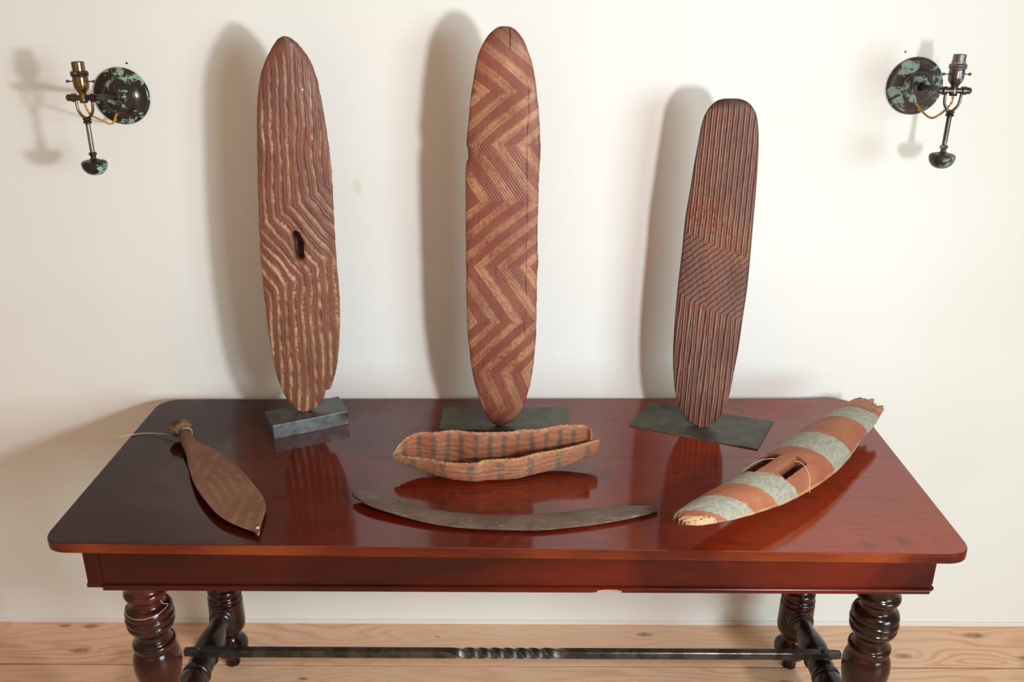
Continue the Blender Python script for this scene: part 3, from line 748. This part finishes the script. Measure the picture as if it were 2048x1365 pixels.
# ------------------------------------------------------------------ boomerang
m = N('grey_brown_hardwood', .5, spec=.4, coat=.1, coat_r=.3)
p = m.geo(); X, Y, Z = m.xyz(p); v = m.n('ShaderNodeCombineXYZ'); m.put(v.inputs[0], m.math('MULTIPLY', X, .16)); m.put(v.inputs[1], m.math('MULTIPLY', m.math('ADD', Y, m.math('MULTIPLY', m.math('MULTIPLY', X, X), -.75)), 2.2)); m.put(v.inputs[2], Z)
v = v.outputs[0]; n = m.noise(v, 150, 6, .7, .4); nl = m.noise(p, 16, 3)
c = m.mix(m.ramp(nl, .35, .65), (.085, .052, .036), (.125, .084, .056)); c = m.mix(m.math('MULTIPLY', m.ramp(n, .5, .8), .6), c, (.26, .205, .15))
c = m.mix(m.math('MULTIPLY', m.ramp(m.noise(v, 300, 3, .5, .5), .62, .70), .8), c, (.36, .30, .24)); c = m.mix(m.math('MULTIPLY', m.attr('char'), .7), c, (.04, .03, .022))
m.color(c); m.bump(n, .0006, .4); BOOM = m.m
A = [(704, 994), (708, 990.5), (728, 988), (765, 995), (809, 1007), (855, 1016.5), (906, 1024.5), (955, 1028), (1002, 1028.6), (1050, 1028.3), (1099, 1027), (1163, 1020), (1228, 1013), (1262, 1011.5), (1292, 1011.6), (1308, 1014), (1317, 1018)]
B = [(704, 994), (709, 1001), (735, 1016), (770, 1027), (809, 1037), (873, 1050), (938, 1056.5), (1002, 1059.5), (1045, 1060.5), (1083, 1060), (1163, 1052.5), (1228, 1043), (1276, 1033), (1300, 1026.5), (1317, 1018)]
bb, bn = flat_plane(H+.008)
def lift(u): return .012*np.clip(1-u/.35, 0, 1)**1.6
slab_b = slab('boomerang', A, B, (1, 0), 300, 50, bb, bn, lambda u, v, px: -.001+.0052*dome(v, .6)+lift(u)*.8, lambda u, v, px: -.0055*dome(v, .35)+lift(u)*.8-.001, BOOM, None,
     lambda u, v, px: {'char': np.clip(sst(-u, -.05, 0)+sst(u, .955, .985)*(v > .0), 0, 1)}, NB=14)
tag(slab_b, 'long slim grey-brown curved boomerang lying near the front edge of the table', 'boomerang')

# ------------------------------------------------------------------ leaf-shaped spear thrower
m = N('red_brown_dusty_wood', .72, spec=.25)
p = m.geo(); n = m.noise(p, 60, 5, .6); nl = m.noise(p, 14, 3); nf = m.noise(p, 220, 3)
c = m.mix(m.ramp(nl, .35, .65), (.175, .072, .046), (.20, .095, .060)); c = m.mix(m.math('MULTIPLY', m.attr('paint'), m.ramp(n, .34, .70)), c, (.25, .14, .088))
c = m.mix(m.math('MULTIPLY', m.ramp(nf, .5, .8), .35), c, (.10, .05, .035)); c = m.mix(m.attr('char'), c, (.13, .07, .045))
m.color(c); m.bump(m.math('ADD', n, nf), .0006, .35); CLUB = m.m
dC = np.array([.66, .75])
A = [(357, 851), (358, 868), (361, 885), (368, 900), (372.5, 912), (375, 926), (379.5, 944), (385, 960), (392, 975), (405, 995), (425.6, 1018.5), (440, 1030), (456, 1039), (482, 1049), (501, 1054.5), (509, 1058), (514, 1062.5)]
B = [(357, 851), (372, 858), (381, 866), (386, 873), (392, 881), (400, 886.5), (414, 892), (431, 900.5), (456, 918.5), (482, 939), (508, 967), (519, 979), (526, 990), (531, 1005.6), (528.5, 1022), (522.5, 1040), (519, 1051), (519, 1057), (514, 1062.5)]
cb, cn = flat_plane(H+.020)
def cl_h(u): return -.009*sst(u, .45, 1)
def club_t(u, v, px): return cl_h(u)+.003*dome(v, .7)+.008*dome(v, .5)*(1-sst(u, .12, .30))
def club_b(u, v, px): return cl_h(u)-.0045*dome(v, .4)-.009*dome(v, .5)*(1-sst(u, .12, .34))-.001
def club_at(u, v, px):
    X_, Y_ = px[..., 0], px[..., 1]
    s1_ = .5+.5*np.cos(2*np.pi*(v*5+.4*np.sin(u*9))); s2_ = .5+.5*np.cos(2*np.pi*(u*11+v*1.1))
    mid = sst(u, .42, .50)*(1-sst(u, .66, .74))
    pt = (s1_**1.5*mid+s2_**2*(1-mid)*sst(u, .25, .34))*.85
    return {'paint': np.clip(pt+.3*nz(141, u*9, v*4), 0, 1), 'char': np.clip(.8*(1-sst(u, .10, .25)), 0, 1)}
thrower = empty('spear_thrower', (-.68, -.45, H), 'leaf-shaped red-brown spear thrower with a knobbed grip, lying at the left end of the table', 'spear thrower')
slab('blade', A, B, dC, 300, 90, cb, cn, club_t, club_b, CLUB, thrower, club_at, NB=16)
# resin knob: a lumpy ball at the grip end
m = N('lumpy_resin', .85, spec=.2); p = m.co(); n = m.noise(p, 45, 5, .7); m.color(m.mix(m.ramp(n, .35, .65), (.06, .032, .02), (.20, .11, .065))); m.bump(n, .003, .8); RESIN = m.m
bm = bmesh.new(); bmesh.ops.create_icosphere(bm, subdivisions=5, radius=1)
kc = onz(361, 857, H+.0275); ax = (onz(375, 880, H+.02)-onz(357, 851, H+.02)); ax /= np.linalg.norm(ax); pe = np.array([-ax[1], ax[0], 0])
for v in bm.verts:
    c_ = v.co.copy(); r = 1+.07*math.sin(c_.x*4+c_.y*3)+.05*math.sin(c_.z*5-c_.y*4+1)+.03*math.sin(c_.x*9+c_.z*7)+.012*math.sin(c_.y*23+c_.z*17)
    r -= .22*math.exp(-((c_.x-.1)**2+(c_.y-.0)**2)*14)*(c_.z > 0)
    w3 = kc+(ax*c_.y*.020+pe*c_.x*.027)*r+np.array([0, 0, c_.z*.0205*r]); v.co = w3
from_bm('resin_knob', bm, RESIN, thrower, True)
tc = onz(515, 1058, H+.010)
bm = bmesh.new(); bmesh.ops.create_icosphere(bm, subdivisions=3, radius=.0058)
for v in bm.verts: v.co = Vector(tc)+v.co*(1+.15*math.sin(v.co.x*900)+.1*math.sin(v.co.y*1300))
pg = from_bm('peg', bm, CLUB, thrower, True)
l = pg.data.attributes.new('paint', 'FLOAT', 'POINT'); l.data.foreach_set('value', [1.]*len(pg.data.vertices))
bm = bmesh.new()
lathe_bm(bm, [(0, 0), (.0032, .0005), (.0036, .002), (.0015, .0034), (0, .0036)], tc+np.array([.001, -.0035, .0025]), (.15, -.6, .8), 10)
from_bm('peg_tip', bm, TWINE, thrower, True)
# twine round the neck with a loose tail
bm = bmesh.new()
nk = onz(370, 868, H+.020)
loop = [nk+(pe*.0165*math.cos(t))+np.array([0, 0, .0150*math.sin(t)])+ax*.002*math.sin(2*t) for t in np.linspace(0, 2*math.pi, 25)]
loop = [np.array([q[0], q[1], max(q[2], H+.0012)]) for q in loop]
tube_bm(bm, loop, .0009, 6)
tail = [onz(354, 868, H+.012), onz(350, 869, H+.011), onz(330, 868.5, H+.008), onz(305, 867, H+.004), onz(285, 867.5, H+.003), onz(270, 869.5, H+.0025), onz(255, 872, H+.003), onz(243, 874, H+.006), onz(230, 872.5, H+.006), onz(217, 865, H+.009)]
tl = catmull(tail, 8)
for s_ in range(3):
    a_ = np.linspace(0, 14*math.pi, len(tl))+s_*2.09
    fr_ = np.clip((np.arange(len(tl))/len(tl)-.45)/.3, 0, 1)*np.clip((.95-np.arange(len(tl))/len(tl))/.2, 0, 1)
    tube_bm(bm, tl+np.stack([np.cos(a_)*0, np.sin(a_)*(.0005+.0016*fr_), np.abs(np.cos(a_))*(.0005+.001*fr_)], 1), .00055, 5)
tw = from_bm('twine', bm, TWINE, None, True); tag(tw, 'loose pale twine tied round the neck of the spear thrower, its tail running left', 'twine')

# ------------------------------------------------------------------ parrying shield lying at right
A0 = np.array([.326, -.690]); A1_ = np.array([.868, -.214]); LN = np.linalg.norm(A1_-A0); dA = (A1_-A0)/LN; qA = np.array([dA[1], -dA[0]])
ka = [0, .01, .03, .1, .2, .3, .4, .5, .6, .67, .72, .742]
kw = [.014, .023, .031, .042, .051, .060, .064, .062, .051, .047, .041, .037]
kc_ = [.004, .006, .010, .019, .029, .027, .020, .008, -.004, -.011, -.017, -.019]
kh = [.008, .012, .018, .034, .048, .055, .057, .054, .045, .036, .028, .020]
ke = [.060, .060, .058, .052, .045, .041, .040, .042, .048, .053, .056, .057]      # height of the long edges: the body rocks up at both ends
NR, NC = 420, 130
t = np.linspace(0, 1, NR); aa = .742*(.8*t+.2*(1-np.cos(np.pi*t))/2)
def ci(k): 
    c_ = catmull(list(zip(ka, k)), 12); return np.interp(aa, c_[:, 0], c_[:, 1])
wv_, cv_, hv_, ev_ = ci(kw), ci(kc_), ci(kh), ci(ke)
vv = np.linspace(0, 1, NC); tt = np.pi*(1-vv)             # v=0 far edge, v=1 near edge
latT = np.cos(tt); hT = np.sin(tt)**.85
AAm = np.repeat(aa[:, None], NC, 1); VVm = np.repeat(vv[None], NR, 0)
gx = AAm+.100*(1-VVm)                                     # bands run slightly askew
bounds = [(.078, .146), (.210, .277), (.422, .511), (.626, .702)]
grey = np.zeros_like(gx)
gj = gx+.002*nz(151, VVm*30, AAm*20)
for a_, b_ in bounds: grey = np.maximum(grey, sst(gj, a_-.0015, a_+.0015)*(1-sst(gj, b_-.0015, b_+.0015)))
lines = np.abs(np.sin(np.pi*VVm*34+.5*nz(153, AAm*40, VVm*9)))**2
def pos(a_, b_, z): return np.stack([A0[0]+dA[0]*a_+qA[0]*b_, A0[1]+dA[1]*a_+qA[1]*b_, z], -1)
rag = .020*(nz(155, vv*14)*.9+.5*nz(157, vv*37))             # splintered far end
aT = AAm+rag[None]*sst(AAm, .65, .742)
aT = aT-(.006*nz(159, VVm*26))*(1-sst(AAm, 0, .02))
zT = H+ev_[:, None]+hv_[:, None]*hT[None]-.0009*grey*(1-lines)-.0004*nz(161, AAm*90, VVm*30)
TOPP = pos(aT, cv_[:, None]+wv_[:, None]*latT[None], zT)
belly = np.minimum(ev_-.0015, .010+.6*hv_)*np.sin(np.pi*np.clip(aa/.742, .02, .98))**.5
zB = H+ev_[:, None]-.002-belly[:, None]*np.sin(tt)[None]**3
zB = np.maximum(zB, H+.0008)
BOTP = pos(aT, cv_[:, None]+(wv_[:, None]-.003)*latT[None], zB)
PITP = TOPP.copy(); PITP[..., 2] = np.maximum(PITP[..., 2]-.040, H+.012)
V = np.concatenate([TOPP, BOTP, PITP], 0).reshape(-1, 3); OFF = NR*NC
def idx(i, j, s): return s*OFF+i*NC+j
keep = np.ones((NR-1, NC-1), bool)
am = (aa[:-1]+aa[1:])/2; bm_ = ((cv_[:-1, None]+wv_[:-1, None]*latT[None, :-1])+(cv_[:-1, None]+wv_[:-1, None]*latT[None, 1:]))/2
bc = bm_-cv_[:-1, None]
A_g = am[:, None]*np.ones_like(bc)
keep &= ~((A_g > .215) & (A_g < .312) & (bc > -.040) & (bc < -.012))
keep &= ~((A_g > .250) & (A_g < .335) & (bc > .012) & (bc < .038))
ii, jj = np.nonzero(keep)
qt = np.stack([idx(ii, jj, 0), idx(ii, jj+1, 0), idx(ii+1, jj+1, 0), idx(ii+1, jj, 0)], 1)
ib, jb = np.nonzero(np.ones_like(keep)); qb = np.stack([idx(ib, jb, 1), idx(ib+1, jb, 1), idx(ib+1, jb+1, 1), idx(ib, jb+1, 1)], 1)
ip, jp = np.nonzero(~keep); qp = np.stack([idx(ip, jp, 2), idx(ip, jp+1, 2), idx(ip+1, jp+1, 2), idx(ip+1, jp, 2)], 1)
side = []
for (full_, lay) in ((np.ones_like(keep), 1), (~keep, 2)):
    K = np.pad(full_, 1, constant_values=False)
    for (di, dj, e) in ((-1, 0, ((0, 0), (0, 1))), (1, 0, ((1, 1), (1, 0))), (0, -1, ((1, 0), (0, 0))), (0, 1, ((0, 1), (1, 1)))):
        nb = K[1+di:1+di+NR-1, 1+dj:1+dj+NC-1]; i_, j_ = np.nonzero(full_ & ~nb)
        (a1, b1), (a2, b2) = e
        side.append(np.stack([idx(i_+a2, j_+b2, 0), idx(i_+a1, j_+b1, 0), idx(i_+a1, j_+b1, lay), idx(i_+a2, j_+b2, lay)], 1))
side = np.concatenate(side); qb = np.concatenate([qb, qp])
q = np.concatenate([qt, qb, side])
me = bpy.data.meshes.new('parrying_shield'); org = np.array([.64, -.36, H])
me.from_pydata((V-org).tolist(), [], q.tolist())
sm = np.ones(len(q), bool); sm[len(qt)+len(qb):] = False; me.polygons.foreach_set('use_smooth', sm)
ZZ = np.zeros_like(AAm)
att = {'grey': np.concatenate([grey, ZZ, ZZ]), 'lines': np.concatenate([lines*grey, ZZ, ZZ]),
       'raw': np.concatenate([1-sst(gx+.008*nz(163, VVm*9), .052, .058), ZZ, ZZ]),
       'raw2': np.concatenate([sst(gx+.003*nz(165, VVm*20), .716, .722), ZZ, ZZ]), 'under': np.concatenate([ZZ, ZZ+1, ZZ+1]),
       'rimw': np.concatenate([sst(VVm, .955, .985)*(nz(167, AAm*40)*.5+.45), ZZ, ZZ])}
for k_, a_ in att.items():
    l = me.attributes.new(k_, 'FLOAT', 'POINT'); l.data.foreach_set('value', np.clip(a_, 0, 1).astype(np.float32).ravel())
m = N('banded_shield_wood', .6, spec=.3)
p = m.geo(); n = m.noise(p, 110, 5, .6); nl = m.noise(p, 14, 3)
red = m.mix(m.ramp(nl, .35, .68), (.27, .085, .045), (.33, .125, .060)); red = m.mix(m.math('MULTIPLY', m.ramp(n, .5, .75), .3), red, (.38, .16, .085))
gr = m.mix(m.ramp(n, .32, .62), (.155, .155, .115), (.28, .275, .21)); gr = m.mix(m.math('MULTIPLY', m.math('SUBTRACT', 1, m.attr('lines')), m.math('MULTIPLY', m.attr('grey'), .5)), gr, (.44, .44, .37))
c = m.mix(m.attr('grey'), red, gr)
c = m.mix(m.attr('rimw'), c, (.52, .33, .16))
c = m.mix(m.attr('raw2'), c, m.mix(m.ramp(n, .35, .6), (.20, .08, .04), (.42, .19, .09)))
crk = m.ramp(m.noise(m.co((1, 1, 1), rot=(0, 0, -.69)), 150, 2, .5), .60, .64)
c = m.mix(m.attr('raw'), c, m.mix(crk, (.50, .32, .17), (.10, .05, .03)))
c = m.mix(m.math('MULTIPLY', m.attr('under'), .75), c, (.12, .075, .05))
m.color(c); m.bump(n, .0006, .35); BANDS = m.m
me.materials.append(BANDS); me.validate()
ps = bpy.data.objects.new('parrying_shield', me); ps.location = org; COL.objects.link(ps)
bm = bmesh.new(); bm.from_mesh(me); loose = [v for v in bm.verts if not v.link_faces]; bmesh.ops.delete(bm, geom=loose, context='VERTS'); bmesh.ops.recalc_face_normals(bm, faces=bm.faces); bm.to_mesh(me); bm.free()
tag(ps, 'arched parrying shield with grey and red bands, lying at right end of table', 'shield')
# thread through the slots and over the near edge
def sp_(a_, b_, dz=.0012):
    w_ = np.interp(a_, aa, wv_); c_ = np.interp(a_, aa, cv_); h_ = np.interp(a_, aa, hv_); al = np.interp(a_, aa, ev_)-.006
    r_ = np.clip(b_/w_, -1, 1); return pos(np.array(a_), np.array(c_+b_), H+al+.006+h_*math.sqrt(1-r_*r_)**.85+dz)
t1 = [sp_(.318, .018, -.003), sp_(.322, .030, .001), sp_(.322, .045, .0015), sp_(.318, .056, .0015), sp_(.313, .0625, .0018), sp_(.312, .0655, .0)]
tube('thread', t1, .00065, THREAD, ps, 6, 5)
t2 = [sp_(.212, -.030, -.003), sp_(.222, -.042, .003), sp_(.25, -.040, .004), sp_(.27, -.030, .003), sp_(.285, -.018, .001), sp_(.29, -.012, .0)]
tube('thread', t2, .0005, THREAD, ps, 6, 5)

# ------------------------------------------------------------------ wall lights
def sconce(px, label, pat, knobm, holder, hrm, rodm, flexpts, left):
    c = ony(*px, 0); cx_, cz_ = c[0], c[2]
    root = empty('wall_light', (cx_, 0, cz_), label, 'wall light', 'pair of old gas-style wall lights')
    Lr = .170; tx, tz = (-.013, .0155) if left else (.014, .008)      # the arm leans a little
    def lp(x, y, z): return (cx_+x, y, cz_+z)
    UP = lambda prof: [(a_*.87, b_*.76) for a_, b_ in prof]
    DN = lambda prof: [(a_*.90, b_*.94) for a_, b_ in prof]
    lathe('back_plate', [(.060, 0), (.0635, -.0), (.0645, .003), (.0630, .0065), (.0585, .009), (.0520, .011), (.0440, .0145), (.0370, .0190), (.0345, .0215), (.0320, .0222), (.0290, .0235), (.0220, .0262), (.0150, .0300), (.0120, .0330), (0, .0335)], lp(0, 0, 0), (0, -1, 0), pat, root, 72, 3)
    lathe('arm', [(.0105, .024), (.0115, .034), (.0085, .038), (.0062, .043), (.0062, .150), (.0075, .154), (.0075, Lr)], lp(0, 0, 0), (tx, -Lr, tz), knobm, root, 24, 2)
    J = lp(tx, -Lr, tz)
    # horizontal pivot with knobs
    lathe('pivot_pin', [(0, -.037), (.004, -.0365), (.0072, -.034), (.0072, -.028), (.0050, -.0265), (.0050, -.0255), (.0090, -.0245), (.0090, -.0165), (.0060, -.0155), (.0060, .0155), (.0090, .0165), (.0090, .0250), (.0050, .0260), (.0072, .0275), (.0072, .0335), (.0040, .0365), (0, .037)], J, (1, 0, 0), knobm, root, 24, 1)
    # lamp holder (stands up from the pivot)
    hb_ = (J[0]+(-.0005), J[1], J[2])
    st = lathe('stem', UP([(.0085, -.014), (.010, -.012), (.0085, -.009), (.0078, 0), (.0085, .012), (.0115, .018), (.0135, .021)]), hb_, (0, 0, 1), hrm, root, 24, 2)
    lathe('lamp_holder', UP([(0, .018), (.0110, .0185), (.0155, .024), (.0175, .031), (.0180, .036), (.0180, .056), (.0172, .059)]), hb_, (0, 0, 1), hrm, root, 32, 2)
    lathe('shade_ring', UP([(.0172, .058), (.0205, .0595), (.0210, .0630), (.0192, .0645), (.0208, .0660), (.0210, .0700), (.0190, .0720), (.0165, .0735)]), hb_, (0, 0, 1), COLLAR if left else HOLDER_DARK, root, 32, 1)
    lathe('bulb_socket', UP([(.0150, .072), (.0150, .097), (.0142, .0975), (.0135, .097), (.0135, .078), (0, .078)]), hb_, (0, 0, 1), holder, root, 32, 1)
    if not left:
        bm = bmesh.new(); pts = [(hb_[0]+.0138*math.cos(t_), hb_[1]+.0138*math.sin(t_), hb_[2]+.0582+.0012*math.sin(t_*3)) for t_ in np.linspace(0, 4*math.pi, 60)]
        tube_bm(bm, pts, .0012, 6); from_bm('wire_wrap', bm, FLEX, root, True)
    for s_ in (-1, 1):
        lathe('switch_pin', [(.0013, .014), (.0013, .0245), (.0028, .0255), (.0032, .028), (.0024, .0305), (0, .031)], (hb_[0], hb_[1], hb_[2]+.034), (s_, 0, 0), COLLAR if left else rodm, root, 12, 1)
    # yoke and counterweight (hangs down from the pivot)
    yk = [(J[0]+a_*.86, J[1], J[2]+b_*.94) for a_, b_ in ((-.0195, 0), (-.0195, -.018), (-.0165, -.032), (-.008, -.0425), (0, -.045), (.008, -.0425), (.0165, -.032), (.0195, -.018), (.0195, 0))]
    tube('yoke', yk, .0030, hrm if left else rodm, root, 10, 5)
    lathe('collar', DN([(.0045, -.043), (.0095, -.046), (.0098, -.049), (.0070, -.051), (.0098, -.053), (.0095, -.056), (.0060, -.058)]), J, (0, 0, 1), COLLAR, root, 24, 2)
    lathe('rod', DN([(.0058, -.055), (.0058, -.128)]), J, (0, 0, 1), rodm, root, 20, 1)
    lathe('counterweight', DN([(.0055, -.122), (.0092, -.125), (.0092, -.129), (.0065, -.131), (.0070, -.137), (.0120, -.1400), (.0245, -.1425), (.0295, -.1465), (.0300, -.151), (.0280, -.160), (.0215, -.169), (.0120, -.1745), (0, -.1765)]), J, (0, 0, 1), pat, root, 40, 3)
    # twisted flex
    pts = catmull([lp(q[0]+tx*min(1, -q[1]/Lr), q[1], q[2]+tz*min(1, -q[1]/Lr)) for q in flexpts], 14); bm = bmesh.new()
    t_ = np.gradient(pts, axis=0); t_ /= np.linalg.norm(t_, axis=1)[:, None]
    b1 = np.cross(t_, [0.3, .2, .93]); b1 /= np.linalg.norm(b1, axis=1)[:, None]; b2 = np.cross(t_, b1)
    sl = np.concatenate([[0], np.cumsum(np.linalg.norm(np.diff(pts, axis=0), axis=1))])
    for s_ in (0, math.pi):
        ph = sl*2*math.pi/.016+s_; tube_bm(bm, pts+(b1*np.cos(ph)[:, None]+b2*np.sin(ph)[:, None])*.0014, .0015, 6)
    from_bm('flex', bm, FLEX, root, True)
    return root
sconce((245, 192), 'left wall light, glossy black and green back plate, brass bulb holder, amber flex', PAT_L, COLLAR, BRASS, BRASS, STEELT,
       [(-.010, -.016, -.040), (-.010, -.024, -.044), (-.012, -.032, -.056), (-.018, -.040, -.062), (-.012, -.085, -.052), (-.004, -.13, -.042), (.004, -.160, -.036), (.004, -.170, -.026), (0, -.170, -.012)], True)
sconce((1828, 172), 'right wall light, dull green-brown back plate, dark metal bulb holder, amber flex', PAT_R, BRONZE, HOLDER_DARK, BRONZE, BRONZE,
       [(-.002, -.016, -.036), (0, -.026, -.040), (.006, -.05, -.056), (.004, -.09, -.064), (-.003, -.13, -.055), (-.004, -.158, -.040), (0, -.170, -.024), (0, -.170, -.012)], False)
